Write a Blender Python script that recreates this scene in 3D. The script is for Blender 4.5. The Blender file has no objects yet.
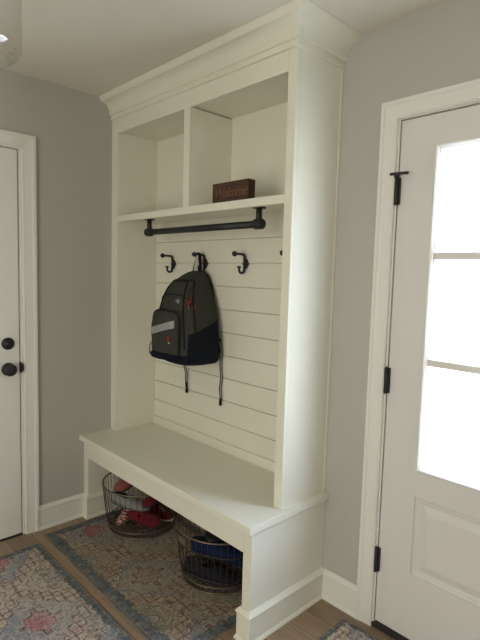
import bpy, bmesh, math, random
from mathutils import Vector, Matrix
random.seed(7)
S = bpy.context.scene
C = S.collection

# ------------------------------------------------------------------ camera
cam_d = bpy.data.cameras.new('camera'); cam = bpy.data.objects.new('camera', cam_d); C.objects.link(cam)
S.camera = cam
cam_d.sensor_fit = 'VERTICAL'; cam_d.sensor_height = 32.0; cam_d.lens = 500.0 / 640 * 32.0
right = Vector((0.68704750, 0.72608950, 0.02756394))
up = Vector((-0.08461573, 0.04227394, 0.99551648))
fwd = Vector((-0.72166883, 0.68629947, -0.09048280))
M3 = Matrix((right, up, -fwd)).transposed()
cam.matrix_world = Matrix.Translation((2.6778, -1.7783, 1.4417)) @ M3.to_4x4()
cam_d.clip_start = 0.02

# ------------------------------------------------------------------ world, light, exposure
S.view_settings.view_transform = 'Standard'; S.view_settings.look = 'None'
S.view_settings.gamma = 1; S.view_settings.use_curve_mapping = False
S.view_settings.exposure = 1.10
world = bpy.data.worlds.new('overcast_sky'); S.world = world; world.use_nodes = True
wn = world.node_tree.nodes; wl = world.node_tree.links
bg = wn['Background']; bg.inputs['Strength'].default_value = 7.9
geo = wn.new('ShaderNodeTexCoord'); sep = wn.new('ShaderNodeSeparateXYZ'); ramp = wn.new('ShaderNodeValToRGB')
wl.new(geo.outputs['Generated'], sep.inputs[0]); wl.new(sep.outputs['Z'], ramp.inputs[0]); wl.new(ramp.outputs[0], bg.inputs['Color'])
ramp.color_ramp.elements[0].position = 0.0; ramp.color_ramp.elements[0].color = (0.85, 0.885, 0.96, 1)
ramp.color_ramp.elements[1].position = 0.5; ramp.color_ramp.elements[1].color = (0.80, 0.92, 1.22, 1)

def portal(name, loc, rot, sx, sy):
    l = bpy.data.lights.new(name, 'AREA'); l.shape = 'RECTANGLE'; l.size = sx; l.size_y = sy
    l.cycles.is_portal = True
    o = bpy.data.objects.new(name, l); C.objects.link(o); o.location = loc; o.rotation_euler = rot
    return o
portal('door_glass_portal', (2.125, 0.06, 1.32), (-math.pi/2, 0, 0), 0.62, 1.2)          # faces -y
# added warm fill light, set in the wide opening behind the camera
rl_ = bpy.data.lights.new('warm_fill_light', 'AREA'); rl_.shape = 'RECTANGLE'; rl_.size = 1.5; rl_.size_y = 1.9
rl_.energy = 19; rl_.color = (1.0, 0.945, 0.85)
rlo = bpy.data.objects.new('warm_fill_light', rl_); C.objects.link(rlo); rlo.location = (2.1, -3.55, 1.15); rlo.rotation_euler = (math.pi/2, 0, 0)

# ------------------------------------------------------------------ material helpers
class NT:
    def __init__(s, name):
        s.m = bpy.data.materials.new(name); s.m.use_nodes = True
        s.n = s.m.node_tree.nodes; s.l = s.m.node_tree.links; s.b = s.n['Principled BSDF']
    def val(s, sock, v):
        if isinstance(v, bpy.types.NodeSocket): s.l.new(v, sock)
        else: sock.default_value = v
    def math(s, op, a, b=0.0, c=0.0):
        n = s.n.new('ShaderNodeMath'); n.operation = op
        s.val(n.inputs[0], a); s.val(n.inputs[1], b); s.val(n.inputs[2], c)
        return n.outputs[0]
    def coord(s, kind='Object'):
        return s.n.new('ShaderNodeTexCoord').outputs[kind]
    def xyz(s, v):
        n = s.n.new('ShaderNodeSeparateXYZ'); s.l.new(v, n.inputs[0]); return n.outputs
    def comb(s, x, y, z=0.0):
        n = s.n.new('ShaderNodeCombineXYZ'); s.val(n.inputs[0], x); s.val(n.inputs[1], y); s.val(n.inputs[2], z); return n.outputs[0]
    def noise(s, vec, scale, detail=3.0, rough=0.55, col=False):
        n = s.n.new('ShaderNodeTexNoise'); s.l.new(vec, n.inputs['Vector'])
        n.inputs['Scale'].default_value = scale; n.inputs['Detail'].default_value = detail; n.inputs['Roughness'].default_value = rough
        return n.outputs['Color' if col else 'Fac']
    def voro(s, vec, scale, feature='F1', out='Distance', rnd=1.0):
        n = s.n.new('ShaderNodeTexVoronoi'); n.feature = feature; s.l.new(vec, n.inputs['Vector'])
        n.inputs['Scale'].default_value = scale; n.inputs['Randomness'].default_value = rnd
        return n.outputs[out]
    def ramp(s, fac, stops, interp='LINEAR'):
        n = s.n.new('ShaderNodeValToRGB'); s.l.new(fac, n.inputs[0]); cr = n.color_ramp; cr.interpolation = interp
        while len(cr.elements) < len(stops): cr.elements.new(0.5)
        for e, (p, c) in zip(cr.elements, stops):
            e.position = p; e.color = tuple(c) + (1,) if isinstance(c, (tuple, list)) else (c, c, c, 1)
        return n.outputs[0]
    def mix(s, fac, a, b, mode='MIX'):
        n = s.n.new('ShaderNodeMix'); n.data_type = 'RGBA'; n.blend_type = mode
        s.val(n.inputs[0], fac)
        for k, v in ((6, a), (7, b)):
            if isinstance(v, (tuple, list)): n.inputs[k].default_value = tuple(v) + (1,)
            else: s.l.new(v, n.inputs[k])
        return n.outputs[2]
    def mapping(s, vec, scale=(1,1,1), loc=(0,0,0), rot=(0,0,0)):
        n = s.n.new('ShaderNodeMapping'); s.l.new(vec, n.inputs[0])
        n.inputs['Scale'].default_value = scale; n.inputs['Location'].default_value = loc; n.inputs['Rotation'].default_value = rot
        return n.outputs[0]
    def bump(s, h, strength=0.2, dist=0.002):
        n = s.n.new('ShaderNodeBump'); s.l.new(h, n.inputs['Height']); n.inputs['Strength'].default_value = strength
        n.inputs['Distance'].default_value = dist; s.l.new(n.outputs[0], s.b.inputs['Normal'])
    def base(s, c, rough=0.6, metal=0.0, spec=0.5):
        if isinstance(c, (tuple, list)): s.b.inputs['Base Color'].default_value = tuple(c) + (1,)
        else: s.l.new(c, s.b.inputs['Base Color'])
        s.b.inputs['Roughness'].default_value = rough; s.b.inputs['Metallic'].default_value = metal
        s.b.inputs['Specular IOR Level'].default_value = spec
        return s

def paint(name, col, rough=0.55, tex=60, strength=0.05, spec=0.5):
    t = NT(name); c = t.coord()
    n = t.noise(c, 3.0, 2)
    cc = t.mix(n, tuple(x * 0.985 for x in col), tuple(min(1, x * 1.015) for x in col))
    t.base(cc, rough, 0, spec); t.bump(t.noise(c, tex, 3), strength, 0.001)
    return t.m
def fabric(name, c1, c2, scale=400, rough=0.9):
    t = NT(name); c = t.coord()
    w = t.noise(c, scale, 2); v = t.noise(c, 9, 3)
    t.base(t.mix(t.math('MULTIPLY', t.math('ADD', w, v), 0.5), c1, c2), rough, 0, 0.2)
    t.bump(w, 0.3, 0.0008)
    return t.m
def plain(name, col, rough=0.5, metal=0.0, spec=0.5, var=0.06, scale=25):
    t = NT(name); c = t.coord(); n = t.noise(c, scale, 3)
    t.base(t.mix(n, tuple(x * (1 - var) for x in col), tuple(x * (1 + var) for x in col)), rough, metal, spec)
    return t.m

M = {}
M['wall'] = paint('greige_wall_paint', (0.462, 0.455, 0.407), 0.75, 90, 0.06, 0.25)
M['ceiling'] = paint('ceiling_paint', (0.74, 0.715, 0.62), 0.85, 80, 0.05, 0.2)
M['trim'] = paint('white_trim_paint', (0.755, 0.75, 0.69), 0.38, 40, 0.02)
M['cab'] = paint('cream_cabinet_paint', (0.785, 0.775, 0.655), 0.36, 40, 0.02)
M['door'] = paint('white_door_paint', (0.70, 0.69, 0.66), 0.42, 40, 0.02)
M['black'] = plain('matte_black_metal', (0.022, 0.022, 0.025), 0.5, 0.2, 0.5, 0.15)
M['bronze'] = plain('dark_bronze_wire', (0.20, 0.155, 0.115), 0.42, 0.7, 0.5, 0.2, 60)
M['wire'] = plain('darker_bronze_wire', (0.085, 0.065, 0.05), 0.45, 0.6, 0.5, 0.2, 60)  # upright and bottom wires, a darker bronze than the rim and hoops
M['tagmetal'] = plain('aged_brass_plate', (0.22, 0.19, 0.13), 0.5, 0.5)
M['gap'] = plain('dark_seal_and_gap_shade', (0.02, 0.018, 0.016), 0.8)  # seal and sill colour, also painted on as shade behind the left door
M['outside'] = plain('pale_concrete', (0.62, 0.58, 0.51), 0.9)

# wood floor
t = NT('grey_brown_plank_floor'); c = t.coord(); x, y, z = t.xyz(c)
br = t.n.new('ShaderNodeTexBrick'); t.l.new(c, br.inputs['Vector'])
br.inputs['Scale'].default_value = 1.0; br.inputs['Brick Width'].default_value = 1.22; br.inputs['Row Height'].default_value = 0.13
br.inputs['Mortar Size'].default_value = 0.0015; br.inputs['Mortar Smooth'].default_value = 0.4
br.inputs['Color1'].default_value = (0.28, 0.195, 0.118, 1); br.inputs['Color2'].default_value = (0.39, 0.275, 0.175, 1)
br.inputs['Mortar'].default_value = (0.06, 0.04, 0.028, 1); br.offset = 0.37
g = t.noise(t.mapping(c, (2.5, 38, 1)), 1.6, 5, 0.6)
g2 = t.noise(t.mapping(c, (1.2, 9, 1)), 2.2, 3)
col = t.mix(t.ramp(g, [(0.3, 0.0), (0.7, 1.0)]), (0.62, 0.60, 0.58), (1.15, 1.13, 1.1))
col = t.mix(1.0, br.outputs['Color'], col, 'MULTIPLY')
col = t.mix(t.math('MULTIPLY', g2, 0.5), col, (0.25, 0.20, 0.155))
t.base(col, 0.42, 0, 0.4); t.bump(g, 0.1, 0.001); M['floor'] = t.m

# glass panes
def glass(name, tint, rough, ior_refl):
    m = bpy.data.materials.new(name); m.use_nodes = True; n = m.node_tree.nodes; l = m.node_tree.links; n.clear()
    out = n.new('ShaderNodeOutputMaterial'); mx = n.new('ShaderNodeMixShader'); tr = n.new('ShaderNodeBsdfTransparent')
    gl = n.new('ShaderNodeBsdfGlossy'); lw = n.new('ShaderNodeLayerWeight')
    tr.inputs[0].default_value = tint + (1,); gl.inputs['Roughness'].default_value = rough
    mu = n.new('ShaderNodeMath'); mu.operation = 'MULTIPLY_ADD'; mu.inputs[1].default_value = ior_refl; mu.inputs[2].default_value = 0.03
    lw.inputs[0].default_value = 0.35
    l.new(lw.outputs['Facing'], mu.inputs[0]); l.new(mu.outputs[0], mx.inputs[0]); l.new(tr.outputs[0], mx.inputs[1]); l.new(gl.outputs[0], mx.inputs[2]); l.new(mx.outputs[0], out.inputs[0])
    return m
M['pane'] = glass('clear_door_glass', (0.97, 0.985, 0.99), 0.03, 0.12)
M['shade'] = glass('pendant_glass', (0.965, 0.965, 0.955), 0.05, 0.20)

# distressed oriental rug, w x d metres centred on the object
def rug_mat(name, w, d, seed, band=0.075, tan=(0.40, 0.33, 0.25), grey=(0.22, 0.23, 0.235), olive=(0.29, 0.26, 0.19), rose=(0.34, 0.13, 0.13), red=0.5, off=(0.0, 0.0)):
    t = NT(name); c = t.coord(); x, y, z = t.xyz(c)
    wx, wy, wz = t.xyz(t.noise(c, 22, 2, col=True)); q = 0.004
    sx = t.math('SNAP', t.math('ADD', x, t.math('MULTIPLY', t.math('SUBTRACT', wx, 0.5), 0.014)), q)
    sy = t.math('SNAP', t.math('ADD', y, t.math('MULTIPLY', t.math('SUBTRACT', wy, 0.5), 0.014)), q)
    edge = t.math('MINIMUM', t.math('SUBTRACT', w / 2, t.math('ABSOLUTE', sx)), t.math('SUBTRACT', d / 2, t.math('ABSOLUTE', sy)))
    u = t.math('PINGPONG', t.math('ADD', sx, 9.0 + off[0]), 0.27); v = t.math('PINGPONG', t.math('ADD', sy, 9.0 + off[1]), 0.235)
    # scalloped medallion zones
    zz = t.math('ADD', t.math('MULTIPLY', u, 3.7), t.math('MULTIPLY', v, 4.2))
    scal = t.math('ABSOLUTE', t.math('SINE', t.math('MULTIPLY', t.math('SUBTRACT', u, v), 38.0)))
    zz = t.math('ADD', zz, t.math('MULTIPLY', scal, 0.13))
    col = t.ramp(t.math('MULTIPLY', zz, 0.5), [(0.0, rose), (0.20, grey), (0.42, tan), (0.64, olive), (0.80, grey)], 'CONSTANT')
    wash = t.noise(t.mapping(c, (1, 1, 1), (seed, 1, 0)), 5.0, 3)
    col = t.mix(t.ramp(wash, [(0.40, 0.0), (0.62, 0.75)]), col, tan)
    for lv, dk in ((0.40, (0.10, 0.07, 0.065)), (0.84, (0.15, 0.055, 0.05)), (1.28, (0.12, 0.10, 0.085)), (1.60, (0.12, 0.10, 0.085))):
        col = t.mix(t.math('MULTIPLY', t.math('COMPARE', zz, lv, 0.022), 0.75), col, dk)
        col = t.mix(t.math('MULTIPLY', t.math('COMPARE', zz, lv + 0.05, 0.018), 0.65), col, (0.52, 0.46, 0.37))
    # blossoms, mirrored
    mv = t.comb(u, v, seed)
    f1 = t.voro(mv, 19, 'F1', 'Distance', 0.75); cr_, cg_, cb_ = t.xyz(t.voro(mv, 19, 'F1', 'Color', 0.75))
    petal = t.math('ADD', f1, t.math('MULTIPLY', t.math('SUBTRACT', t.noise(mv, 70, 1), 0.5), 0.28))
    big = t.math('GREATER_THAN', cr_, 0.35)
    bc = t.mix(t.math('GREATER_THAN', cg_, 0.55), (0.43, 0.30, 0.16), (0.17, 0.19, 0.21))
    bc = t.mix(t.math('MULTIPLY', t.math('GREATER_THAN', cb_, 0.70), min(1.0, red * 1.3)), bc, (0.27, 0.06, 0.07))
    col = t.mix(t.math('MULTIPLY', t.math('MULTIPLY', t.math('LESS_THAN', petal, 0.25), big), 0.80), col, bc)
    col = t.mix(t.math('MULTIPLY', t.math('MULTIPLY', t.math('COMPARE', petal, 0.27, 0.025), big), 0.60), col, (0.075, 0.06, 0.06))
    col = t.mix(t.math('MULTIPLY', t.math('LESS_THAN', petal, 0.12), 0.65), col, (0.12, 0.085, 0.085))
    # vines and small fillers
    f2 = t.voro(mv, 62, 'F1', 'Distance'); fr, fg, fb = t.xyz(t.voro(mv, 62, 'F1', 'Color'))
    dot = t.math('LESS_THAN', f2, 0.30)
    col = t.mix(t.math('MULTIPLY', t.math('MULTIPLY', dot, t.math('GREATER_THAN', fr, 0.50)), 0.60), col, (0.11, 0.10, 0.095))
    col = t.mix(t.math('MULTIPLY', t.math('MULTIPLY', dot, t.math('LESS_THAN', fr, 0.30)), 0.50), col, (0.53, 0.48, 0.40))
    for k, (sc_, cc, f) in enumerate(((15, (0.12, 0.10, 0.085), 0.6), (21, (0.53, 0.48, 0.39), 0.5))):
        n_ = t.noise(t.mapping(mv, (1, 1, 1), (k*3.0, 0, 0)), sc_, 1)
        col = t.mix(t.math('MULTIPLY', t.math('COMPARE', n_, 0.5, 0.008), f), col, cc)
    # stepped dark red frame lines
    st = t.math('ADD', t.math('SNAP', u, 0.034), t.math('SNAP', v, 0.034))
    fr_ = t.math('FRACT', t.math('MULTIPLY', st, 4.9))
    col = t.mix(t.math('MULTIPLY', t.math('COMPARE', t.math('ADD', t.math('SUBTRACT', u, t.math('SNAP', u, 0.034)), t.math('MULTIPLY', t.math('COMPARE', st, 0.238, 0.01), 0.0)), 0.003, 0.0035), t.math('MULTIPLY', t.math('COMPARE', st, 0.221, 0.02), 0.65)), col, (0.15, 0.05, 0.045))
    col = t.mix(t.math('MULTIPLY', t.math('COMPARE', t.math('SUBTRACT', v, t.math('SNAP', v, 0.034)), 0.003, 0.0035), t.math('MULTIPLY', t.math('COMPARE', st, 0.221, 0.02), 0.65)), col, (0.15, 0.05, 0.045))
    # worn rosy and slate patches
    n2 = t.noise(t.mapping(c, (1, 1, 1), (seed, 3, 0)), 7.0, 4)
    col = t.mix(t.ramp(n2, [(0.57, 0.0), (0.68, 0.45 * red + 0.05)]), col, rose)
    n3 = t.noise(t.mapping(c, (1, 1, 1), (0, seed, 5)), 6.0, 4)
    col = t.mix(t.ramp(n3, [(0.56, 0.0), (0.68, 0.45)]), col, grey)
    # slate border band with a frayed inner edge
    bcol = t.mix(t.ramp(t.noise(c, 16, 4), [(0.35, 0.0), (0.7, 1.0)]), (0.085, 0.098, 0.105), (0.155, 0.17, 0.18))
    eb = t.math('ADD', edge, t.math('MULTIPLY', t.math('SUBTRACT', t.noise(c, 34, 3), 0.5), 0.05))
    col = t.mix(t.math('LESS_THAN', eb, band), col, bcol)
    col = t.mix(t.math('MULTIPLY', t.math('COMPARE', edge, 0.005, 0.003), 0.4), col, (0.30, 0.27, 0.22))
    # distressing and weave
    ds = t.noise(c, 55, 4, 0.7)
    col = t.mix(t.ramp(ds, [(0.50, 0.0), (0.66, 0.50)]), col, tuple(min(1, k_ * 1.15) for k_ in tan))
    ds2 = t.noise(t.mapping(c, (1, 1, 1), (4, seed, 0)), 85, 3, 0.7)
    col = t.mix(t.ramp(ds2, [(0.50, 0.0), (0.66, 0.60)]), col, (0.105, 0.10, 0.095))
    t.base(col, 0.95, 0, 0.1); t.bump(t.noise(c, 500, 2), 0.5, 0.002)
    return t.m

# ------------------------------------------------------------------ mesh helpers
def mkobj(name, bm, mat, parent=None, smooth=False, loc=None):
    me = bpy.data.meshes.new(name); bmesh.ops.recalc_face_normals(bm, faces=bm.faces[:]); bm.to_mesh(me); bm.free()
    mats = mat if isinstance(mat, list) else [mat]
    for m in mats: me.materials.append(m)
    if smooth:
        for p in me.polygons: p.use_smooth = True
    o = bpy.data.objects.new(name, me); C.objects.link(o)
    if parent: o.parent = parent
    if loc: o.location = loc
    return o
def BM(): return bmesh.new()
def box(bm, x0, x1, y0, y1, z0, z1, bev=0.0, seg=1):
    vs = [bm.verts.new((x, y, z)) for x in (x0, x1) for y in (y0, y1) for z in (z0, z1)]
    f = [bm.faces.new([vs[i] for i in q]) for q in ((0,1,3,2),(4,6,7,5),(0,4,5,1),(2,3,7,6),(0,2,6,4),(1,5,7,3))]
    if bev > 0:
        es = set(e for a in f for e in a.edges)
        bmesh.ops.bevel(bm, geom=list(es), offset=bev, segments=seg, affect='EDGES', profile=0.6)
    return vs
def tube(bm, pts, r, n=8, closed=False, cap=True, flat=None):
    pts = [Vector(p) for p in pts]; rings = []; N = len(pts); prev = None
    for i, p in enumerate(pts):
        if closed: d = pts[(i+1) % N] - pts[i-1]
        else: d = pts[min(i+1, N-1)] - pts[max(i-1, 0)]
        d.normalize()
        if prev is None:
            a = Vector((0,0,1)) if abs(d.z) < 0.9 else Vector((1,0,0)); u = d.cross(a).normalized()
        else:
            u = (prev - d * prev.dot(d)).normalized()
        prev = u; v = d.cross(u)
        rr = r[i] if isinstance(r, (list, tuple)) else r
        fa, fb = flat if flat else (1, 1)
        rings.append([bm.verts.new(p + u * math.cos(2*math.pi*k/n) * rr * fa + v * math.sin(2*math.pi*k/n) * rr * fb) for k in range(n)])
    for i in range(N if closed else N-1):
        a, b = rings[i], rings[(i+1) % N]
        for k in range(n): bm.faces.new((a[k], a[(k+1)%n], b[(k+1)%n], b[k]))
    if cap and not closed:
        bm.faces.new(rings[0][::-1]); bm.faces.new(rings[-1])
def lathe(bm, prof, n=24, origin=(0,0,0), axis='z', cap=True):
    O = Vector(origin); rings = []
    for r, h in prof:
        ring = []
        for k in range(n):
            a = 2*math.pi*k/n; u, v = r*math.cos(a), r*math.sin(a)
            ring.append(bm.verts.new(O + {'z': Vector((u,v,h)), 'y': Vector((u,h,v)), 'x': Vector((h,u,v))}[axis]))
        rings.append(ring)
    for a, b in zip(rings, rings[1:]):
        for k in range(n): bm.faces.new((a[k], a[(k+1)%n], b[(k+1)%n], b[k]))
    if cap: bm.faces.new(rings[0][::-1]); bm.faces.new(rings[-1])
def plan_sweep(bm, path, prof, side=1, ends=True):
    """sweep a profile [(offset, z)] along a floor-plan path, mitred corners, offset to the right of travel when side=1"""
    P = [Vector((a, b)) for a, b in path]; ns = []
    for a, b in zip(P, P[1:]):
        d = (b - a).normalized(); ns.append(Vector((d.y, -d.x)) * side)
    cols = []
    for i, p in enumerate(P):
        if i == 0: m = ns[0]
        elif i == len(P)-1: m = ns[-1]
        else:
            m = (ns[i-1] + ns[i]); m = m / (1 + ns[i-1].dot(ns[i]))
        cols.append([bm.verts.new((p.x + m.x*o, p.y + m.y*o, z)) for o, z in prof])
    k = len(prof)
    for a, b in zip(cols, cols[1:]):
        for i in range(k): bm.faces.new((a[i], a[(i+1)%k], b[(i+1)%k], b[i]))
    if ends: bm.faces.new(cols[0][::-1]); bm.faces.new(cols[-1])
def tag(o, label=None, cat=None, group=None, kind=None):
    if label: o['label'] = label
    if cat: o['category'] = cat
    if group: o['group'] = group
    if kind: o['kind'] = kind
    return o
def empty(name, loc, label, cat, group=None, rot=(0,0,0), kind=None):
    o = bpy.data.objects.new(name, None); C.objects.link(o); o.location = loc; o.rotation_euler = rot; o.empty_display_size = 0.05
    return tag(o, label, cat, group, kind)
def struct(name, bm, mat, parent=None, label=None, cat=None, smooth=False):
    o = mkobj(name, bm, mat, parent, smooth)
    if not parent: tag(o, label, cat, None, 'structure')
    return o

H = 2.417
XR, YF = 3.15, -3.5
# ------------------------------------------------------------------ room shell
b = BM(); box(b, -0.15, XR+0.15, YF-0.15, 0.14, -0.1, 0.0); struct('floor', b, M['floor'], label='grey-brown wood plank floor of the mudroom', cat='floor')
b = BM(); box(b, -0.15, XR+0.15, YF-0.15, 0.15, H, H+0.1); struct('ceiling', b, M['ceiling'], label='plain white ceiling above the built-in and doors', cat='ceiling')
DX0, DX1, DZ = 1.648, 2.602, 2.065            # exterior door opening
b = BM(); box(b, -0.15, DX0, 0, 0.14, 0, H); box(b, DX1, XR+0.15, 0, 0.14, 0, H); box(b, DX0, DX1, 0, 0.14, DZ, H)
struct('wall_back', b, M['wall'], label='greige wall behind the built-in holding the glazed entry door', cat='wall')
LY0, LY1 = -1.675, -0.803
b = BM(); box(b, -0.15, 0, LY1, 0, 0, H); box(b, -0.15, 0, YF-0.15, LY0, 0, H); box(b, -0.15, 0, LY0, LY1, 2.055, H)
struct('wall_left', b, M['wall'], label='greige side wall left of the built-in holding a plain white door', cat='wall')
b = BM(); box(b, XR, XR+0.15, YF-0.15, 0, 0, H)
struct('wall_right', b, M['wall'], label='greige wall to the right of the entry door', cat='wall')
b = BM(); box(b, 0, 1.3, YF-0.15, YF, 0, H); box(b, 2.9, XR, YF-0.15, YF, 0, H); box(b, 1.3, 2.9, YF-0.15, YF, 2.15, H)  # unseen opening made to hold the warm fill light
struct('wall_front', b, M['wall'], label='greige wall facing the built-in, with a wide opening added for the fill light', cat='wall')
b = BM(); box(b, 1.3, 2.9, YF-0.155, YF-0.14, 0, 2.15)  # panel shutting the added opening behind the fill light
struct('wall_opening_back', b, M['wall'], label='wall panel closing the opening behind the fill light', cat='wall')
# ground outside the entry door
b = BM(); box(b, -3, 7, 0.2, 7, -0.22, -0.12); struct('ground', b, M['outside'], label='pale ground outside the entry door', cat='ground')

# baseboards
BB = [(0,0),(0.020,0),(0.020,0.006),(0.016,0.014),(0.013,0.018),(0.013,0.108),(0.017,0.112),(0.018,0.118),(0.013,0.124),(0.008,0.130),(0.004,0.135),(0,0.135)]
b = BM(); plan_sweep(b, [(0,-0.7355),(0,-0.463)], BB, 1); struct('baseboard_left', b, M['trim'], label='white baseboard between the left door and the bench', cat='baseboard')
b = BM(); plan_sweep(b, [(1.408,0),(1.590,0)], BB, 1); struct('baseboard_back', b, M['trim'], label='white baseboard between the built-in and the entry door', cat='baseboard')
b = BM(); plan_sweep(b, [(2.661,0),(XR,0),(XR,YF)], BB, 1); struct('baseboard_right', b, M['trim'], label='white baseboard along the right wall', cat='baseboard')

# casings: profile (a outward from the opening, b out of the wall)
CP = [(0,0),(0,0.010),(0.004,0.013),(0.009,0.011),(0.044,0.014),(0.051,0.016),(0.054,0.019),(0.068,0.019),(0.068,0)]
def casing(name, u0, u1, top, place, label):
    bm = BM(); cols = []
    for (u, z, du, dz) in ((u0,0,-1,0),(u0,top,-1,1),(u1,top,1,1),(u1,0,1,0)):
        cols.append([bm.verts.new(place(u + du*a, z + dz*a, t_)) for a, t_ in CP])
    k = len(CP)
    for A, B_ in zip(cols, cols[1:]):
        for i in range(k): bm.faces.new((A[i], A[(i+1)%k], B_[(i+1)%k], B_[i]))
    bm.faces.new(cols[0]); bm.faces.new(cols[-1][::-1])
    return struct(name, bm, M['trim'], label=label, cat='door casing')
trim_r = casing('trim_1', 1.657, 2.594, 2.047, lambda u, z, t_: (u, -t_, z), 'white casing around the glazed entry door')
trim_l = casing('trim_2', -1.672, -0.803, 2.052, lambda u, z, t_: (t_, u, z), 'white casing around the plain door at left')
# jambs
b = BM(); box(b, DX0, 1.664, 0.0, 0.14, 0, 2.043); box(b, 2.586, DX1, 0.0, 0.14, 0, 2.043); box(b, DX0, DX1, 0, 0.14, 2.043, DZ)
box(b, 1.664, 1.677, 0.052, 0.14, 0, 2.043); box(b, 2.573, 2.586, 0.052, 0.14, 0, 2.043); box(b, 1.664, 2.586, 0.052, 0.14, 2.030, 2.043)
mkobj('jamb', b, M['trim'], trim_r)
b = BM(); box(b, -0.14, 0.0, LY1-0.014, LY1, 0, 2.045); box(b, -0.14, 0.0, LY0, LY0+0.014, 0, 2.045); box(b, -0.14, 0.0, LY0, LY1, 2.045, 2.055)
box(b, -0.14, -0.05, LY1-0.026, LY1-0.014, 0, 2.045)
mkobj('jamb', b, M['trim'], trim_l)
b = BM(); box(b, -0.028, 0.0165, -0.8185, -0.8165, 0.895, 0.950, 0.0005); box(b, 0.0, 0.0175, -0.8165, -0.809, 0.905, 0.940, 0.001)
sp = mkobj('strike_plate', b, M['black'], trim_l); sp['label'] = 'black strike plate on the white jamb'

# ------------------------------------------------------------------ entry door (door_1)
d1 = empty('door_1', (1.668, 0, 0.0), 'white entry door with three stacked glass lites and a panel below', 'door', kind='structure')
L0, L1, LZ0, LZ1 = 1.827-1.668, 2.423-1.668, 0.730, 1.911
W1 = 0.915
P0, P1, PZ0, PZ1 = 0.139, W1-0.139, 0.292, 0.608
b = BM()
y0, y1 = 0.004, 0.048
box(b, 0, L0, y0, y1, PZ1, 2.038); box(b, L1, W1, y0, y1, PZ1, 2.038)
box(b, 0, P0, y0, y1, PZ0, PZ1); box(b, P1, W1, y0, y1, PZ0, PZ1); box(b, L0, L1, y0, y1, LZ1, 2.038)
box(b, L0, L1, y0, y1, PZ1, LZ0); box(b, 0, W1, y0, y1, 0.022, PZ0)
def ring(bm, r0, r1, ya, yb):
    a = [bm.verts.new((x, ya, z)) for x, z in ((r0[0], r0[2]), (r0[1], r0[2]), (r0[1], r0[3]), (r0[0], r0[3]))]
    c_ = [bm.verts.new((x, yb, z)) for x, z in ((r1[0], r1[2]), (r1[1], r1[2]), (r1[1], r1[3]), (r1[0], r1[3]))]
    for i in range(4): bm.faces.new((a[i], a[(i+1)%4], c_[(i+1)%4], c_[i]))
    return c_
def inset(r, d): return (r[0]+d, r[1]-d, r[2]+d, r[3]-d)
# fill stiles beside panel between L0 and P0 (P0 < L0)
R0 = (P0, P1, PZ0, PZ1)
steps = [(0.0, y0), (0.002, y0+0.006), (0.008, y0+0.009), (0.016, y0+0.0095), (0.022, y0+0.012), (0.028, y0+0.012), (0.055, y0+0.003)]
for (da, ya), (db, yb) in zip(steps, steps[1:]): last = ring(b, inset(R0, da), inset(R0, db), ya, yb)
b.faces.new(last)
mkobj('slab', b, M['door'], d1)
# lite frame
b = BM(); o4 = (L0-0.022, L1+0.022, LZ0-0.022, LZ1+0.022)
fs = [(0.0, y0), (0.002, y0-0.008), (0.010, y0-0.011), (0.016, y0-0.006), (0.022, y0+0.004), (0.0225, y0+0.016)]
for (da, ya), (db, yb) in zip(fs, fs[1:]): ring(b, inset(o4, da), inset(o4, db), ya, yb)
mkobj('lite_frame', b, M['trim'], d1)
for zc in (1.529, 1.133):
    b = BM(); box(b, L0, L1, 0.004, 0.044, zc-0.014, zc+0.014, 0.004, 2)
    mkobj('muntin', b, M['trim'], d1)
b = BM(); box(b, L0, L1, 0.022, 0.028, LZ0, LZ1); mkobj('glass_pane', b, M['pane'], d1)
b = BM(); box(b, 0.002, W1-0.002, -0.002, 0.046, 0.006, 0.03, 0.003); mkobj('bottom_sweep', b, M['gap'], d1)
for hz in (1.775, 1.040, 0.296):
    b = BM(); box(b, -0.007, 0.010, -0.0065, 0.0035, hz-0.05, hz+0.05, 0.0008)
    hg = mkobj('hinge', b, M['black'], d1); hg['label'] = 'black door hinge'
    b = BM(); lathe(b, [(0.0055, -0.052), (0.0075, -0.050), (0.0075, 0.050), (0.0055, 0.052), (0.003, 0.056)], 12, (-0.002, -0.0115, hz)); mkobj('hinge_barrel', b, M['black'], hg, True)
    if hz > 1.7:
        b = BM(); tube(b, [(-0.018, -0.034, hz+0.062), (0.05, -0.022, hz+0.062)], 0.0055, 8); lathe(b, [(0.008, 0.05), (0.010, 0.053), (0.010, 0.068), (0.007, 0.070)], 12, (-0.002, -0.0125, hz)); box(b, -0.01, 0.006, -0.036, -0.012, hz+0.057, hz+0.067, 0.002)
        mkobj('hinge_pin_stop', b, M['black'], hg)
# lever handle on the latch side
b = BM(); lathe(b, [(0.028, 0.003), (0.030, -0.004), (0.026, -0.008), (0.010, -0.010), (0.010, -0.05)], 20, (0.852, 0, 0.93), 'y'); tube(b, [(0.852,-0.05,0.93),(0.80,-0.055,0.93),(0.74,-0.05,0.93)], 0.008, 8)
mkobj('lever_handle', b, M['black'], d1, True)
# sill
b = BM(); box(b, DX0, DX1, -0.006, 0.16, 0.0, 0.02, 0.004); struct('trim_3', b, M['gap'], label='dark sill under the entry door', cat='door sill')

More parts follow.
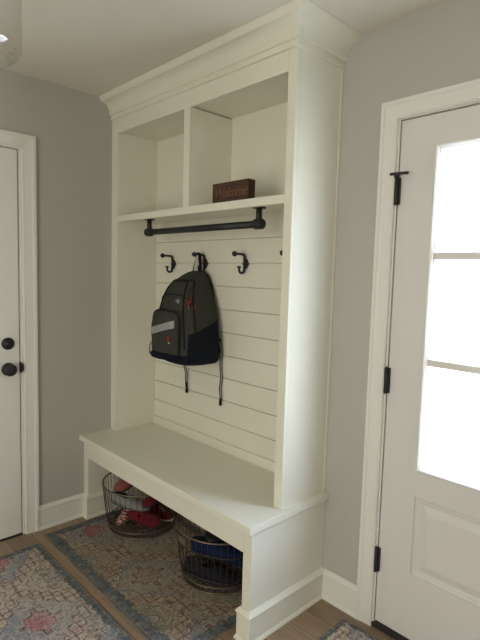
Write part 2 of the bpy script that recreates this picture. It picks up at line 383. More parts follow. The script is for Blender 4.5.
# ------------------------------------------------------------------ left door (door_2)
d2 = empty('door_2', (0, -0.8225, 0), 'plain white interior door with black round knob and deadbolt', 'door', kind='structure')
b = BM(); xs, xb = -0.006, -0.046
Wd = 0.833
rails = [(0.0, 0.12), (Wd-0.12, Wd)]
for u0, u1 in rails: box(b, xb, xs, -u1, -u0, 0.010, 2.041)
for z0, z1 in ((0.010, 0.25), (0.92, 1.06), (1.90, 2.041)): box(b, xb, xs, -(Wd-0.12), -0.12, z0, z1)
for z0, z1 in ((0.25, 0.92), (1.06, 1.90)): box(b, xb+0.01, xs-0.010, -(Wd-0.12), -0.12, z0, z1); box(b, xb+0.006, xs-0.003, -(Wd-0.16), -0.16, z0+0.04, z1-0.04, 0.006)
mkobj('slab', b, M['trim'], d2)
b = BM(); lathe(b, [(0.033, xs), (0.034, xs+0.006), (0.028, xs+0.010), (0.012, xs+0.012), (0.011, xs+0.028), (0.020, xs+0.030), (0.030, xs+0.036), (0.032, xs+0.042), (0.028, xs+0.050), (0.012, xs+0.053)], 28, (0, -0.058, 0.919), 'x')
kn = mkobj('knob', b, M['black'], d2, True); kn['label'] = 'round matte black door knob'
b = BM(); lathe(b, [(0.031, xs), (0.032, xs+0.008), (0.028, xs+0.013), (0.014, xs+0.015), (0.014, xs+0.017)], 28, (0, -0.058, 1.053), 'x'); box(b, xs+0.016, xs+0.030, -0.060, -0.056, 1.038, 1.068, 0.002)
db = mkobj('deadbolt', b, M['black'], d2, True); db['label'] = 'round black deadbolt turn'
b = BM(); box(b, -0.13, 0.0, LY0+0.014, LY1-0.014, 0.0, 0.006); struct('trim_4', b, M['gap'], label='dark strip along the floor under the plain door at left', cat='door sill')  # near-black strip drawn as the dark line under the door
b = BM(); box(b, -0.16, -0.142, LY0, LY1, 0, 2.05); struct('wall_dark_backing', b, M['gap'], label='near-black sheet painted in for the unlit space behind the left door', cat='wall')  # near-black sheet, its colour stands in for shade in the door gap

# ------------------------------------------------------------------ built-in bench with shelves
Du, Db_, Hb = 0.29, 0.493, 0.4905
W, s0 = 1.387, 0.064
unit = empty('built_in_bench_and_shelf', (0.69, 0, 0), 'cream-white built-in hall bench with shiplap back, two upper cubbies and crown moulding', 'built-in bench')
def U(name, b, mat=None, parent=None, smooth=False):
    o = mkobj(name, b, mat or M['cab'], parent or unit, smooth)
    if not parent: o.matrix_parent_inverse = unit.matrix_basis.inverted(); o.matrix_parent_inverse = Matrix.Translation((-0.69, 0, 0))
    return o
b = BM(); box(b, 0.0, 1.414, -Db_, 0, Hb-0.030, Hb, 0.0025, 2); U('bench_top', b)
b = BM(); box(b, 0.05, 1.348, -0.463, -0.443, 0.358, Hb-0.030); U('apron', b)
b = BM(); box(b, 0.0, 0.05, -0.463, 0, 0, Hb-0.030); U('bench_side', b)
b = BM(); box(b, 1.348, 1.395, -0.463, 0, 0, Hb-0.030, 0.0015); U('bench_side', b)
b = BM(); box(b, 0.035, 1.348, -0.012, 0, 0, Hb-0.030); U('bench_back', b)
b = BM(); plan_sweep(b, [(0.001,-0.463),(0.05,-0.463),(0.05,-0.012),(1.348,-0.012),(1.348,-0.463),(1.395,-0.463),(1.395,0)], BB, 1); U('base_moulding', b)
# upper
b = BM(); box(b, 0, s0, -Du, 0, Hb, H); U('side_panel', b)
b = BM(); box(b, W-0.020, W, -Du+0.02, 0, Hb, H); box(b, 1.344, W, -Du, -Du+0.02, Hb, H, 0.001); U('side_panel', b)
b = BM(); box(b, W, W+0.004, -0.012, 0, Hb, 2.32, 0.0015, 1); U('scribe_moulding', b)
b = BM(); box(b, s0, 1.344, -Du, -Du+0.02, 2.222, H); box(b, s0, W-0.02, -Du+0.02, 0, 2.228, 2.245); U('top_fascia', b)
b = BM(); box(b, s0, 1.344, -Du, -Du+0.02, 1.725, 1.760, 0.001); box(b, s0, W-0.02, -Du+0.02, -0.02, 1.736, 1.760); U('shelf', b)
b = BM(); box(b, 0.687, 0.733, -Du, -0.02, 1.760, 2.222); U('divider', b)
b = BM(); box(b, s0, W-0.02, -0.02, 0, 1.742, 2.245); U('cubby_back', b)
b = BM(); box(b, s0, W-0.02, -0.008, 0, Hb, 1.742)
pitch = 0.1222; z = 1.622
zs = [z - pitch*i for i in range(-1, 10)]
edges = sorted(set([1.742] + zs + [Hb]))
edges = [e for e in edges if Hb <= e <= 1.742]
for z0, z1 in zip(edges, edges[1:]):
    if z1 - z0 < 0.01: continue
    box(b, s0, W-0.02, -0.020, -0.008, z0+0.0014, z1-0.0014, 0.0012)
U('shiplap_back', b)
b = BM(); box(b, s0, W-0.02, -0.032, -0.020, Hb, Hb+0.052, 0.003, 2); U('bottom_trim', b)
CR = [(0, 2.300), (0.009, 2.300), (0.012, 2.304), (0.012, 2.312), (0.007, 2.316), (0.007, 2.326), (0.015, 2.328), (0.018, 2.334)]
for i in range(9):
    a = i / 8; CR.append((0.018 + 0.050 * (1 - math.cos(a*math.pi/2)) , 2.334 + 0.056 * math.sin(a*math.pi/2)))
CR += [(0.072, 2.394), (0.077, 2.403), (0.083, 2.411), (0.083, H), (0, H)]
b = BM(); plan_sweep(b, [(0.0005,-Du),(W,-Du),(W,-0.0005)], CR, 1); U('crown_moulding', b)

# ------------------------------------------------------------------ clothes rail and hooks
rl = empty('clothes_rail', (0.690, -0.20, 1.736), 'long black pipe rail hung under the shelf of the built-in', 'rail')
b = BM(); tube(b, [(-0.425, 0, -0.072), (0.425, 0, -0.072)], 0.0165, 16); mkobj('bar', b, M['black'], rl, True)
for sx in (-1, 1):
    b = BM(); x = sx*0.43
    lathe(b, [(0.0135, -0.070), (0.0135, 0.0)], 16, (x, 0, 0))
    mkobj('post', b, M['black'], rl, True)
    b = BM(); lathe(b, [(0.021, x-0.024*1), (0.023, x-0.020), (0.023, x+0.020), (0.021, x+0.024)], 18, (0, 0, -0.072), 'x'); mkobj('elbow_fitting', b, M['black'], rl, True)
    b = BM(); lathe(b, [(0.030, -0.005), (0.031, -0.004), (0.031, 0.0)], 24, (x, 0, 0)); mkobj('flange', b, M['black'], rl, True)

def hook_proto(loc, label):
    r = empty('coat_hook', loc, label, 'hook', 'black coat hooks on the shiplap')
    b = BM(); prof = []
    # oval plate with pointed side bosses
    lathe(b, [(0.017, 0.0), (0.018, -0.003), (0.015, -0.006), (0.007, -0.009)], 24, (0,0,0), 'y')
    for v in b.verts: v.co.z *= 1.45
    tube(b, [(-0.024,-0.003,0),(-0.012,-0.005,0),(0.012,-0.005,0),(0.024,-0.003,0)], [0.004,0.0075,0.0075,0.004], 8)
    mkobj('plate', b, M['black'], r, True)
    b = BM(); tube(b, [(0,-0.010,-0.01),(0,-0.012,0.012),(0,-0.013,0.034),(0,-0.016,0.042),(0,-0.023,0.0465),(0,-0.050,0.047),(0,-0.078,0.047)], [0.0075,0.0075,0.007,0.007,0.0068,0.0062,0.006], 10)
    up_ = mkobj('upper_prong', b, M['black'], r, True)
    b = BM(); lathe(b, [(0.001,-0.095),(0.008,-0.093),(0.0125,-0.087),(0.0135,-0.081),(0.012,-0.074),(0.006,-0.069)], 16, (0,0,0.047), 'y'); mkobj('ball_end', b, M['black'], up_, True)
    b = BM(); tube(b, [(0,-0.010,0.004),(0,-0.012,-0.015),(0,-0.013,-0.032),(0,-0.017,-0.042),(0,-0.026,-0.046),(0,-0.040,-0.045),(0,-0.047,-0.038),(0,-0.049,-0.020)], [0.0075,0.0075,0.007,0.0068,0.0066,0.0064,0.006,0.006], 10)
    lo = mkobj('lower_prong', b, M['black'], r, True)
    b = BM(); lathe(b, [(0.006,-0.022),(0.0105,-0.020),(0.0115,-0.016),(0.009,-0.013),(0.001,-0.012)], 14, (0,-0.049,0)); mkobj('ball_end', b, M['black'], lo, True)
    return r
hook0 = hook_proto((0.250, -0.020, 1.492), 'leftmost black double coat hook on the shiplap, nothing hanging on it')
def copy_tree(o, parent=None):
    c = o.copy(); C.objects.link(c); c.parent = parent
    for ch in list(o.children): copy_tree(ch, c)
    return c
for hx, lb in ((0.545, 'black double coat hook the backpack hangs from'), (0.863, 'black double coat hook right of the backpack, empty'), (1.178, 'rightmost black coat hook, mostly hidden behind the frame post')):
    h = copy_tree(hook0); h.location = (hx, -0.020, 1.496); h['label'] = lb

# ------------------------------------------------------------------ wooden sign block
t = NT('dark_stained_wood'); c = t.coord()
g = t.noise(t.mapping(c, (4, 30, 60)), 2.0, 5, 0.65)
t.base(t.mix(t.ramp(g, [(0.3, 0.0), (0.7, 1.0)]), (0.026, 0.013, 0.009), (0.105, 0.052, 0.033)), 0.6, 0, 0.3); t.bump(g, 0.4, 0.001)
M['sign'] = t.m
sg = empty('wooden_sign_block', (0.993, -0.240, 1.76), 'small dark brown wooden word block on the right cubby shelf', 'sign block')
b = BM(); box(b, -0.118, 0.118, -0.022, 0.022, 0, 0.092, 0.002); mkobj('block', b, M['sign'], sg)
M['letter'] = plain('worn_tan_lettering', (0.17, 0.09, 0.055), 0.8, 0, 0.2)
cu = bpy.data.curves.new('lettering', 'FONT'); cu.body = 'Welcome'; cu.size = 0.062; cu.shear = 0.45; cu.extrude = 0.0008; cu.align_x = 'CENTER'; cu.space_character = 0.86
to = bpy.data.objects.new('lettering_text', cu); C.objects.link(to)
dg = bpy.context.evaluated_depsgraph_get(); me = bpy.data.meshes.new_from_object(to.evaluated_get(dg)); bpy.data.objects.remove(to)
me.materials.clear(); me.materials.append(M['letter'])
lt = bpy.data.objects.new('lettering', me); C.objects.link(lt); lt.parent = sg; lt.rotation_euler = (math.pi/2, 0, 0); lt.location = (0.0, -0.0226, 0.026)

# ------------------------------------------------------------------ backpack
M['pack'] = fabric('charcoal_olive_nylon', (0.032, 0.033, 0.028), (0.060, 0.061, 0.050), 500)
M['packnavy'] = fabric('navy_nylon', (0.004, 0.006, 0.011), (0.009, 0.012, 0.021), 500)
M['webbing'] = fabric('black_webbing', (0.008, 0.008, 0.009), (0.018, 0.018, 0.020), 700)
M['reflect'] = plain('silver_reflective_tape', (0.34, 0.34, 0.33), 0.4, 0.2)
M['redcord'] = plain('red_cord', (0.26, 0.022, 0.025), 0.6)
M['greycord'] = plain('pale_grey_cord', (0.42, 0.41, 0.38), 0.7)
bp = empty('backpack', (0.547, -0.02, 1.20), 'charcoal and navy school backpack hanging from the second hook', 'backpack')
NA = 48
def interp(tab, z):
    if z <= tab[0][0]: return tab[0][1:]
    for a, c_ in zip(tab, tab[1:]):
        if z <= c_[0]:
            k = (z - a[0]) / (c_[0] - a[0]); k = k*k*(3-2*k) if False else k
            return [p + (q - p)*k for p, q in zip(a[1:], c_[1:])]
    return tab[-1][1:]
# z, half width, depth, x shift
TB = [(0.965, 0.108, 0.150, 0.016), (0.972, 0.142, 0.195, 0.016), (0.99, 0.162, 0.222, 0.018), (1.03, 0.170, 0.238, 0.019), (1.10, 0.170, 0.240, 0.018), (1.18, 0.160, 0.238, 0.014), (1.25, 0.146, 0.232, 0.010), (1.31, 0.127, 0.216, 0.005), (1.36, 0.106, 0.190, 0.0), (1.40, 0.084, 0.154, -0.006), (1.43, 0.062, 0.112, -0.010), (1.448, 0.043, 0.080, -0.012), (1.455, 0.028, 0.055, -0.013)]
def pack_pt(z, k, grow=0.0):
    w, d, sx = interp(TB, z); w += grow; d += grow
    a = 2*math.pi*k/NA; e = 0.52
    ca, sa = math.cos(a), math.sin(a)
    x = math.copysign(abs(ca)**e, ca) * w; y = math.copysign(abs(sa)**e, sa) * (d/2)
    sag = 1.0 + 0.012*math.sin(9*z*3.1 + 3*a) + 0.010*math.sin(5*a + 21*z)
    y = y * sag; x = x * sag
    z2 = z - 0.010*math.exp(-((z-0.99)/0.05)**2)*(1 - abs(ca)) 
    return Vector((x + sx, -(d/2) - y*1.0 - 0.012, z2 - 1.20))
def seam_z(k):
    """height of the navy panel's upper edge round the body"""
    P = pack_pt(1.12, k)
    if P.y < -0.235: return 1.028
    return 1.135 + (P.y + 0.235) * 0.36
def pack_surface():
    body, low = BM(), BM()
    for bm, lo_side in ((low, True), (body, False)):
        n = 18 if lo_side else 34; cols = []
        for k in range(NA):
            zb = seam_z(k); col = []
            for i in range(n+1):
                u = i/n
                zz = 0.965 + (zb-0.965)*u**1.5 if lo_side else zb + (1.455-zb)*(1-(1-u)**1.6)
                col.append(bm.verts.new(pack_pt(zz, k)))
            cols.append(col)
        for k in range(NA):
            A, B_ = cols[k], cols[(k+1) % NA]
            for i in range(n): bm.faces.new((A[i], B_[i], B_[i+1], A[i+1]))
        bm.faces.new([c_[0 if lo_side else -1] for c_ in cols])
    return body, low
body, low = pack_surface()
mkobj('body', body, M['pack'], bp, True); lo_ = mkobj('lower_panel', low, M['packnavy'], bp, True); lo_['label'] = 'navy lower panel'
def pillow(bm, x0, x1, z0, z1, yb, dep, nx=14, nz=16, rx=0.5, topslope=0.0):
    g = []
    for j in range(nz+1):
        row = []
        for i in range(nx+1):
            u, v = 2*i/nx - 1, 2*j/nz - 1
            # rounded-rectangle outline
            uu = u * (1 - 0.10*abs(v)**4); vv = v * (1 - 0.07*abs(u)**4)
            hgt = (1 - abs(u)**5) ** 0.5 * (1 - abs(v)**5) ** 0.5
            zz = z0 + (vv+1)/2*(z1-z0); xx = x0 + (uu+1)/2*(x1-x0)
            row.append(bm.verts.new((xx, yb - dep*hgt*(1 - topslope*max(0, v)) - 0.003*math.sin(7*u+5*v), zz)))
        g.append(row)
    for j in range(nz):
        for i in range(nx): bm.faces.new((g[j][i], g[j][i+1], g[j+1][i+1], g[j+1][i]))
    rim = [g[0][i] for i in range(nx+1)] + [g[j][nx] for j in range(1, nz+1)] + [g[nz][i] for i in range(nx-1, -1, -1)] + [g[j][0] for j in range(nz-1, 0, -1)]
    back = [bm.verts.new((v.co.x, yb + 0.05, v.co.z)) for v in rim]
    for i in range(len(rim)): bm.faces.new((rim[i], rim[i-1], back[i-1], back[i]))
    bm.faces.new(back)
b = BM(); pillow(b, -0.120, 0.116, 0.995-1.20, 1.254-1.20, -0.246, 0.048, topslope=0.25); pk = mkobj('front_pocket', b, M['pack'], bp, True)
b = BM(); pillow(b, -0.117, 0.113, 0.990-1.20, 1.034-1.20, -0.249, 0.051, nz=8); q = mkobj('pocket_base', b, M['packnavy'], pk, True); q['label'] = 'navy strip along the pocket bottom'
# reflective strip across the pocket
b = BM(); n = 12; rows = []
for i in range(n+1):
    u = i/n; x = -0.114 + u*0.215; yy = -0.246 - 0.048*(1 - min(1, abs(2*(x+0.001)/0.238))**5)**0.5 - 0.003
    zc = 1.128 + 0.056*u - 1.20
    rows.append([b.verts.new((x, yy, zc-0.019)), b.verts.new((x, yy, zc+0.019)), b.verts.new((x, yy+0.004, zc+0.019)), b.verts.new((x, yy+0.004, zc-0.019))])
for A, B_ in zip(rows, rows[1:]):
    for i in range(4): b.faces.new((A[i], A[(i+1)%4], B_[(i+1)%4], B_[i]))
b.faces.new(rows[0]); b.faces.new(rows[-1][::-1])
q = mkobj('reflective_strip', b, M['reflect'], pk); q['label'] = 'slanting silver reflective strip'
# pocket zipper line, main zipper arc and side piping
b = BM(); pts = []
for i in range(25):
    a = math.pi * i/24; pts.append((-0.001 + 0.117*math.copysign(abs(math.cos(a))**0.45, -math.cos(a)), -0.262, 1.145-1.20 + 0.102*math.sin(a)**0.45))
tube(b, [(-0.118, -0.262, 1.03-1.20)] + pts + [(0.116, -0.262, 1.03-1.20)], 0.0035, 6); mkobj('zipper', b, M['webbing'], pk, True)
def surf(z, k, g_=0.003): return pack_pt(z, k, g_)
b = BM(); pts = [surf(z_, 40) for z_ in [1.05 + 0.02*i for i in range(18)]]; pts += [surf(1.41, kk) for kk in range(39, 32, -1)] if False else []
tube(b, [surf(1.06 + 0.018*i, 8) for i in range(19)] + [surf(1.40, kk) for kk in range(9, 17)] + [surf(1.40 - 0.018*i, 16) for i in range(1, 19)], 0.0038, 6); mkobj('zipper', b, M['webbing'], bp, True)
b = BM(); tube(b, [surf(1.04 + 0.018*i, 3, 0.002) for i in range(20)] + [surf(1.405, kk, 0.002) for kk in range(4, 21)] + [surf(1.405-0.018*i, 21, 0.002) for i in range(1, 20)], 0.0034, 6); mkobj('piping', b, M['webbing'], bp, True)
# compression folds: upper flap seam
b = BM(); tube(b, [surf(1.33 - 0.02*abs((kk-12)/6)**2, kk, 0.002) for kk in range(5, 20)], 0.003, 6); mkobj('seam', b, M['webbing'], bp, True)
# red zipper pulls
for (x, y, z, l, tl) in ((0.118, -0.168, 1.335, 0.050, 0.012), (0.126, -0.160, 1.318, 0.045, -0.004), (0.122, -0.180, 1.300, 0.040, 0.008), (0.140, -0.150, 1.292, 0.035, 0.004)):
    P = surf(z, {0.118: 6, 0.126: 4, 0.122: 5, 0.140: 2}[x], 0.008)
    b = BM(); tube(b, [P + Vector((0, 0, 0)), P + Vector((tl*0.4, -0.005, -l*0.5)), P + Vector((tl, -0.004, -l))], [0.0025, 0.0038, 0.0045], 6)
    q = mkobj('zipper_pull', b, M['redcord'], bp, True); q['label'] = 'red cord zipper pull'
for (x, z, mat, nm) in ((0.070, 1.108, 'redcord', 'emblem'), (0.078, 1.088, 'greycord', 'emblem')):
    b = BM(); box(b, x-0.006, x+(0.007 if mat == 'redcord' else 0.001), -0.2985, -0.270, z-1.20-(0.014 if mat == 'redcord' else 0.004), z-1.20+(0.014 if mat == 'redcord' else 0.004), 0.002); q = mkobj(nm, b, M[mat], pk); q['label'] = 'small red mark on the pocket' if mat == 'redcord' else 'small pale mark on the pocket'
# winged maker's mark above the pocket
b = BM()
for i, (dx, dz, l) in enumerate(((0, 0, 0.036), (0.006, -0.007, 0.028), (0.014, -0.013, 0.018))):
    P = surf(1.298, 11, 0.0015); x, y, z = P.x + dx, P.y - 0.001, P.z + dz
    tube(b, [(x - l*0.35, y, z), (x + l*0.25, y, z + 0.004), (x + l*0.65, y, z + 0.012)], [0.0008, 0.0022, 0.001], 6)
q = mkobj('emblem', b, M['greycord'], bp); q['label'] = 'small pale winged emblem'
# cords at the pocket's outer edge
for dx, mt in ((0.0, 'redcord'), (0.010, 'greycord')):
    b = BM(); tube(b, [(-0.118+dx, -0.272, 1.075-1.20), (-0.126+dx, -0.276, 1.05-1.20), (-0.127+dx, -0.278, 1.005-1.20)], 0.0025, 6); q = mkobj('pull_cord', b, M[mt], pk, True); q['label'] = ('red' if mt == 'redcord' else 'pale grey') + ' pull cord'
# haul loop over the hook
def ribbon(bm, pts, wv, th=0.0018):
    rows = []
    pts = [Vector(p) for p in pts]; wv = Vector(wv)
    for i, p in enumerate(pts):
        d = (pts[min(i+1, len(pts)-1)] - pts[max(i-1, 0)]).normalized(); w_ = wv - d*wv.dot(d); nn = d.cross(w_.normalized()) * th
        rows.append([bm.verts.new(p - w_ - nn), bm.verts.new(p + w_ - nn), bm.verts.new(p + w_ + nn), bm.verts.new(p - w_ + nn)])
    for A, B_ in zip(rows, rows[1:]):
        for i in range(4): bm.faces.new((A[i], A[(i+1)%4], B_[(i+1)%4], B_[i]))
    bm.faces.new(rows[0]); bm.faces.new(rows[-1][::-1])
b = BM(); ribbon(b, [(-0.036,-0.055,0.245),(-0.030,-0.055,0.275),(-0.014,-0.055,0.322),(-0.004,-0.055,0.351),(0.003,-0.055,0.353),(0.012,-0.055,0.335),(0.018,-0.055,0.295),(0.020,-0.055,0.245)], (0,0.010,0)); q = mkobj('haul_loop', b, M['webbing'], bp); 
b = BM(); ribbon(b, [(0.002,-0.068,0.338),(0.006,-0.072,0.305),(0.006,-0.078,0.255)], (0.009,0.004,0)); q = mkobj('loop_tape', b, M['greycord'], bp); q['label'] = 'pale tape on the hanging loop'
# shoulder straps against the wall and dangling ends
for sx in (-1, 1):
    b = BM(); ribbon(b, [(sx*0.03,-0.030,0.235),(sx*0.055,-0.016,0.17),(sx*0.075,-0.008,0.05),(sx*0.10,-0.008,-0.10),(sx*0.135,-0.012,-0.18)], (0.022,0,0), 0.004); mkobj('shoulder_strap', b, M['webbing'], bp)
b = BM(); ribbon(b, [(0.150,-0.022,-0.10),(0.160,-0.016,-0.17),(0.152,-0.010,-0.25),(0.161,-0.010,-0.31),(0.152,-0.009,-0.37),(0.160,-0.010,-0.42),(0.157,-0.012,-0.452)], (0.0065,0.003,0), 0.0014)
box(b, 0.150, 0.166, -0.016, -0.007, -0.462, -0.446, 0.002); mkobj('strap_end', b, M['webbing'], bp)
b = BM(); ribbon(b, [(-0.125,-0.050,-0.18),(-0.130,-0.045,-0.25),(-0.128,-0.025,-0.33),(-0.135,-0.016,-0.40),(-0.133,-0.014,-0.435)], (0.0065,0.003,0), 0.0014)
box(b, -0.143, -0.125, -0.020, -0.010, -0.448, -0.430, 0.002); mkobj('strap_end', b, M['webbing'], bp)

b = BM(); ribbon(b, [(0.158,-0.026,-0.11),(0.166,-0.020,-0.17),(0.159,-0.014,-0.25),(0.167,-0.014,-0.31),(0.159,-0.013,-0.37),(0.166,-0.014,-0.42)], (0.0022,0.001,0), 0.0010); q = mkobj('strap_edge', b, M['greycord'], bp); q['label'] = 'pale edge of the right dangling strap'
b = BM(); ribbon(b, [(-0.124,-0.054,-0.24),(-0.121,-0.030,-0.33),(-0.127,-0.021,-0.38)], (0.0022,0.001,0), 0.0010); q = mkobj('strap_edge', b, M['greycord'], bp); q['label'] = 'pale edge of the left dangling strap'

# ------------------------------------------------------------------ rugs
def rug(name, x0, x1, y0, y1, rot, seed, label, **kw):
    w, d = x1-x0, y1-y0
    b = BM(); nx, ny = 40, 24; g = []
    th = 0.007
    for j in range(ny+1):
        g.append([b.verts.new((-w/2 + w*i/nx + 0.002*math.sin(j*1.3)*(i in (0, nx)), -d/2 + d*j/ny + 0.002*math.sin(i*0.9)*(j in (0, ny)), th - (0.003 if i in (0, nx) or j in (0, ny) else 0))) for i in range(nx+1)])
    for j in range(ny):
        for i in range(nx): b.faces.new((g[j][i], g[j][i+1], g[j+1][i+1], g[j+1][i]))
    rim = [g[0][i] for i in range(nx+1)] + [g[j][nx] for j in range(1, ny+1)] + [g[ny][i] for i in range(nx-1, -1, -1)] + [g[j][0] for j in range(ny-1, 0, -1)]
    low_ = [b.verts.new((v.co.x, v.co.y, 0.0)) for v in rim]
    for i in range(len(rim)): b.faces.new((rim[i], rim[i-1], low_[i-1], low_[i]))
    b.faces.new(low_)
    o = mkobj(name, b, rug_mat(name + '_weave', w, d, seed, **kw), None, False, ((x0+x1)/2, (y0+y1)/2, 0.0005)); o.rotation_euler.z = rot
    return tag(o, label, 'rug', 'matching faded oriental rugs')
rug('area_rug', 0.088, 1.283, -0.737, -0.062, -0.006, 3.0, 'faded oriental rug with slate border lying under the bench and baskets', red=0.8, band=0.050, tan=(0.37, 0.30, 0.215), olive=(0.25, 0.22, 0.155), off=(0.10, 0.05))
rug('area_rug', 0.150, 2.05, -2.05, -0.792, 0.0, 8.0, 'faded oriental rug in the open floor nearest the left door', red=0.45, band=0.035, tan=(0.50, 0.42, 0.34), grey=(0.27, 0.285, 0.30), olive=(0.42, 0.36, 0.28), rose=(0.42, 0.19, 0.20))
rug('area_rug', 1.56, 2.45, -0.66, -0.058, 0.0, 14.0, 'faded oriental rug lying in front of the glazed entry door', red=0.45, band=0.022, tan=(0.60, 0.52, 0.44), grey=(0.32, 0.33, 0.35), olive=(0.46, 0.40, 0.33), rose=(0.42, 0.20, 0.20))

# ------------------------------------------------------------------ wire baskets
def basket(loc, R, r, h, label, plate_ang):
    root = empty('wire_basket', loc, label, 'basket', 'round wire baskets under the bench')
    def rad(z): 
        k = z / h; return r + (R - r) * (k ** 0.6)
    def ringm(z, tr, name):
        b = BM(); tube(b, [(rad(z)*math.cos(2*math.pi*i/48), rad(z)*math.sin(2*math.pi*i/48), z) for i in range(48)], tr, 8, closed=True); return mkobj(name, b, M['bronze'], root, True)
    ringm(h, 0.0045, 'rim'); ringm(0.035, 0.0030, 'hoop'); ringm(0.004, 0.0035, 'base_ring')
    b = BM(); n = 44
    for i in range(n):
        a = 2*math.pi*i/n
        pts = [(rad(h*k/8)*math.cos(a), rad(h*k/8)*math.sin(a), 0.004 + (h-0.004)*k/8) for k in range(9)]
        tube(b, pts, 0.0017, 5)
    q = mkobj('side_wires', b, M['wire'], root); 
    b = BM()
    for i in range(-6, 7):
        xx = i * r / 6.5; yy = math.sqrt(max(0, r*r - xx*xx)); tube(b, [(xx, -yy, 0.004), (xx, yy, 0.004)], 0.0015, 5); tube(b, [(-yy, xx, 0.006), (yy, xx, 0.006)], 0.0015, 5)
    mkobj('bottom_wires', b, M['wire'], root)
    # small curved label plate
    b = BM(); rows = []
    for i in range(9):
        a = plate_ang + (i-4)*0.045; z0 = h-0.050; z1 = h-0.020
        rows.append([b.verts.new(((rad(zz)+o_)*math.cos(a), (rad(zz)+o_)*math.sin(a), zz)) for zz, o_ in ((z0, 0.003), (z1, 0.003), (z1, 0.0045), (z0, 0.0045))])
    for A, B_ in zip(rows, rows[1:]):
        for i in range(4): b.faces.new((A[i], A[(i+1)%4], B_[(i+1)%4], B_[i]))
    b.faces.new(rows[0]); b.faces.new(rows[-1][::-1])
    mkobj('label_plate', b, M['tagmetal'], root)
    return root
BK1 = Vector((0.318, -0.262, 0.008)); BK2 = Vector((0.965, -0.238, 0.008))
basket(BK1, 0.222, 0.182, 0.255, 'round bronze wire basket of red and pink shoes at the left under the bench', math.radians(20))
basket(BK2, 0.212, 0.176, 0.255, 'round bronze wire basket of navy shoes nearer the right bench leg', math.radians(-100))

# ------------------------------------------------------------------ shoes
def shoe(name, loc, rot, L, mats, label, group, stripes=False, cat='shoe'):
    """a shoe along +x (toe at +x), sole at z=0"""
    um, sm, im = mats
    root = empty(name, loc, label, cat, group, rot)
    def halfw(u):     # u 0 heel .. 1 toe
        return L * (0.115 + 0.05*math.sin(math.pi*min(1, u*0.95))**1.2 + 0.03*math.sin(math.pi*(u-0.25)) ) * (1 - max(0, (u-0.80)/0.20)**2.4*0.92) * (1 - max(0, (0.10-u)/0.10)**2*0.5)
    def top(u):
        return L * (0.30 - 0.04*u if u < 0.35 else 0.285 - 0.19*((u-0.35)/0.65)**0.8) * (1 - max(0, (u-0.88)/0.12)**2*0.45)
    n, m = 20, 14
    b = BM(); rings = []
    for i in range(n+1):
        u = i/n; w = max(halfw(u), 0.004); x = (u-0.5)*L
        rings.append([b.verts.new((x, w*1.06*math.cos(2*math.pi*k/m), L*0.035 + L*0.035*math.sin(2*math.pi*k/m) + 0.02*L*max(0, u-0.75)*4*0.5)) for k in range(m)])
    for A, B_ in zip(rings, rings[1:]):
        for k in range(m): b.faces.new((A[k], A[(k+1)%m], B_[(k+1)%m], B_[k]))
    b.faces.new(rings[0][::-1]); b.faces.new(rings[-1]); mkobj('sole', b, sm, root, True)
    b = BM(); rings = []
    for i in range(n+1):
        u = i/n; w = max(halfw(u), 0.004)*0.97; x = (u-0.5)*L*0.98; t_ = top(u); row = []
        for k in range(m+1):
            a = math.pi * k/m; cx = math.cos(a); sz = math.sin(a)
            zz = 0.06*L + (t_-0.06*L)*sz**0.7
            yy = w*math.copysign(abs(cx)**0.8, cx)
            if u < 0.42 and sz > 0.75: yy *= 1.0; zz = 0.06*L + (t_-0.06*L)*0.75**0.7 - (0.05*L if sz > 0.93 else 0)*1.8
            row.append(b.verts.new((x, yy, zz)))
        rings.append(row)
    for A, B_ in zip(rings, rings[1:]):
        for k in range(m): b.faces.new((A[k], A[k+1], B_[k+1], B_[k]))
    b.faces.new(rings[0][::-1]); b.faces.new(rings[-1])
    for A, B_ in zip(rings, rings[1:]): b.faces.new((A[0], B_[0], B_[-1], A[-1]))
    mkobj('upper', b, um, root, True)
    b = BM(); lathe(b, [(0.001, 0.0), (0.8, 0.0), (1.0, 0.3), (1.0, 0.6), (0.8, 0.9)], 20, (0,0,0))
    for v in b.verts: v.co = Vector((v.co.x*L*0.175 - L*0.28, v.co.y*L*0.085, v.co.z*L*0.02 + L*0.235))
    mkobj('collar', b, im, root, True)
    b = BM()
    for i in range(4):
        x = (-0.02 + i*0.065)*L; zt = top(0.5 + x/L) + 0.004
        tube(b, [(x, -L*0.055, zt-0.008), (x+0.004, 0, zt), (x, L*0.055, zt-0.008)], 0.0022, 5)
    mkobj('laces', b, sm, root, True)
    return root
M['crimson'] = fabric('crimson_canvas', (0.13, 0.008, 0.018), (0.20, 0.02, 0.028), 300)
M['salmon'] = fabric('salmon_fabric', (0.32, 0.10, 0.085), (0.42, 0.155, 0.13), 300)
M['navy'] = fabric('navy_mesh_fabric', (0.005, 0.012, 0.042), (0.010, 0.024, 0.085), 300)
M['blackshoe'] = fabric('black_mesh_fabric', (0.010, 0.010, 0.014), (0.022, 0.022, 0.030), 300)
M['greyshoe'] = fabric('grey_knit_fabric', (0.22, 0.22, 0.21), (0.34, 0.34, 0.32), 300)
M['whitesole'] = plain('off_white_rubber', (0.55, 0.53, 0.48), 0.7)
M['darksole'] = plain('dark_rubber', (0.03, 0.03, 0.035), 0.7)
M['greysole'] = plain('grey_rubber', (0.12, 0.12, 0.13), 0.7)
t = NT('red_white_striped_fabric'); c = t.coord(); x, y, z = t.xyz(c)
st = t.math('GREATER_THAN', t.math('SINE', t.math('MULTIPLY', t.math('ADD', x, t.math('MULTIPLY', t.noise(c, 12, 2), 0.03)), 330.0)), -0.1)
t.base(t.mix(st, (0.32, 0.03, 0.035), (0.60, 0.52, 0.47)), 0.9, 0, 0.2); M['striped'] = t.m
R_ = math.radians
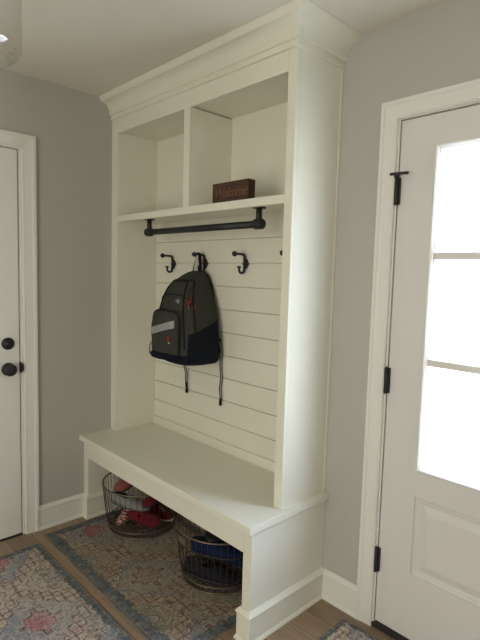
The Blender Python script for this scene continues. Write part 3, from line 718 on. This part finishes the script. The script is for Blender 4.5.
def sh(name, bk, off, rot, L, mats, label, group='shoes in the left basket', **kw):
    return shoe(name, tuple(bk + Vector(off)), tuple(R_(a) for a in rot), L, tuple(M[k] for k in mats), label, group, **kw)
# left basket
sh('striped_shoe', BK1, (-0.022, -0.078, 0.055), (26, 8, -64), 0.20, ('striped', 'salmon', 'crimson'), 'red and white striped shoe low at the front of the left basket')
sh('crimson_shoe', BK1, (0.105, -0.055, 0.085), (66, 12, 40), 0.195, ('crimson', 'crimson', 'crimson'), 'crimson shoe on its side at the front right of the left basket')
sh('dark_sneaker', BK1, (-0.085, 0.040, 0.020), (0, 0, 70), 0.22, ('blackshoe', 'darksole', 'crimson'), 'black sneaker at the back bottom of the left basket')
sh('crimson_shoe', BK1, (0.040, 0.090, 0.030), (0, 0, 5), 0.23, ('crimson', 'whitesole', 'crimson'), 'crimson shoe with a pale sole at the back bottom of the left basket')
sh('grey_shoe', BK1, (0.012, -0.085, 0.130), (8, 4, 30), 0.24, ('greyshoe', 'greysole', 'blackshoe'), 'grey laced shoe across the middle of the left basket')
sh('black_shoe', BK1, (0.000, 0.060, 0.185), (0, 4, -20), 0.24, ('blackshoe', 'whitesole', 'greyshoe'), 'black shoe with pale laces on top of the left basket behind the salmon one')
sh('salmon_shoe', BK1, (-0.115, -0.030, 0.200), (-15, 10, -75), 0.21, ('salmon', 'crimson', 'darksole'), 'salmon pink shoe on top of the left basket')
sh('crimson_shoe', BK1, (0.128, 0.000, 0.180), (0, 8, -75), 0.20, ('crimson', 'darksole', 'crimson'), 'dark crimson shoe at the upper right of the left basket')
# right basket
G2 = 'shoes in the right basket'
sh('blue_sneaker', BK2, (0.050, -0.055, 0.135), (10, 0, 38), 0.26, ('navy', 'darksole', 'blackshoe'), 'bright navy sneaker with dark sole at the front of the right basket', G2)
sh('dark_sneaker', BK2, (0.030, -0.070, 0.012), (0, 0, 28), 0.28, ('blackshoe', 'darksole', 'darksole'), 'black sneaker at the bottom of the right basket', G2)
sh('dark_sneaker', BK2, (0.000, -0.020, 0.215), (-8, 4, -62), 0.22, ('blackshoe', 'darksole', 'darksole'), 'black sneaker lying on top of the right basket', G2)
sh('navy_shoe', BK2, (0.095, 0.050, 0.200), (0, -4, -20), 0.20, ('navy', 'darksole', 'blackshoe'), 'navy shoe at the back of the right basket', G2)
sh('navy_shoe', BK2, (0.010, 0.080, 0.030), (0, 0, 10), 0.27, ('navy', 'darksole', 'blackshoe'), 'navy shoe buried at the back bottom of the right basket', G2)
sh('white_shoe', BK2, (-0.120, 0.000, 0.200), (0, -30, -150), 0.15, ('whitesole', 'whitesole', 'greyshoe'), 'off-white shoe with its toe up at the back left of the right basket', G2)

# ------------------------------------------------------------------ pendant light
pd = empty('pendant_light', (1.222, -1.369, H), 'clear glass jar pendant light near the ceiling at the upper left', 'ceiling light')
b = BM(); pr = []
Rg, zb, zt = 0.120, -0.436, -0.12
prof = [(0.002, zb)] + [(Rg - 0.04 + 0.04*math.sin(a*math.pi/16), zb + 0.04 - 0.04*math.cos(a*math.pi/16)) for a in range(0, 9)] + [(Rg, zt-0.02), (Rg-0.02, zt+0.02), (0.06, zt+0.05), (0.045, zt+0.06)]
lathe(b, prof, 48, cap=False); q = mkobj('glass_shade', b, M['shade'], pd, True)
sol = q.modifiers.new('thickness', 'SOLIDIFY'); sol.thickness = 0.003
b = BM(); lathe(b, [(0.047, -0.075), (0.047, -0.045), (0.012, -0.04), (0.012, -0.02), (0.06, -0.018), (0.06, 0)], 24); mkobj('ceiling_mount', b, M['black'], pd, True)
b = BM(); lathe(b, [(0.018, -0.14), (0.018, -0.075)], 16); q = mkobj('socket', b, M['black'], pd, True)
b = BM(); lathe(b, [(0.002, -0.235), (0.018, -0.230), (0.029, -0.21), (0.029, -0.19), (0.015, -0.155), (0.013, -0.14)], 20); mkobj('bulb', b, plain('frosted_bulb', (0.7, 0.7, 0.66), 0.3), pd, True)
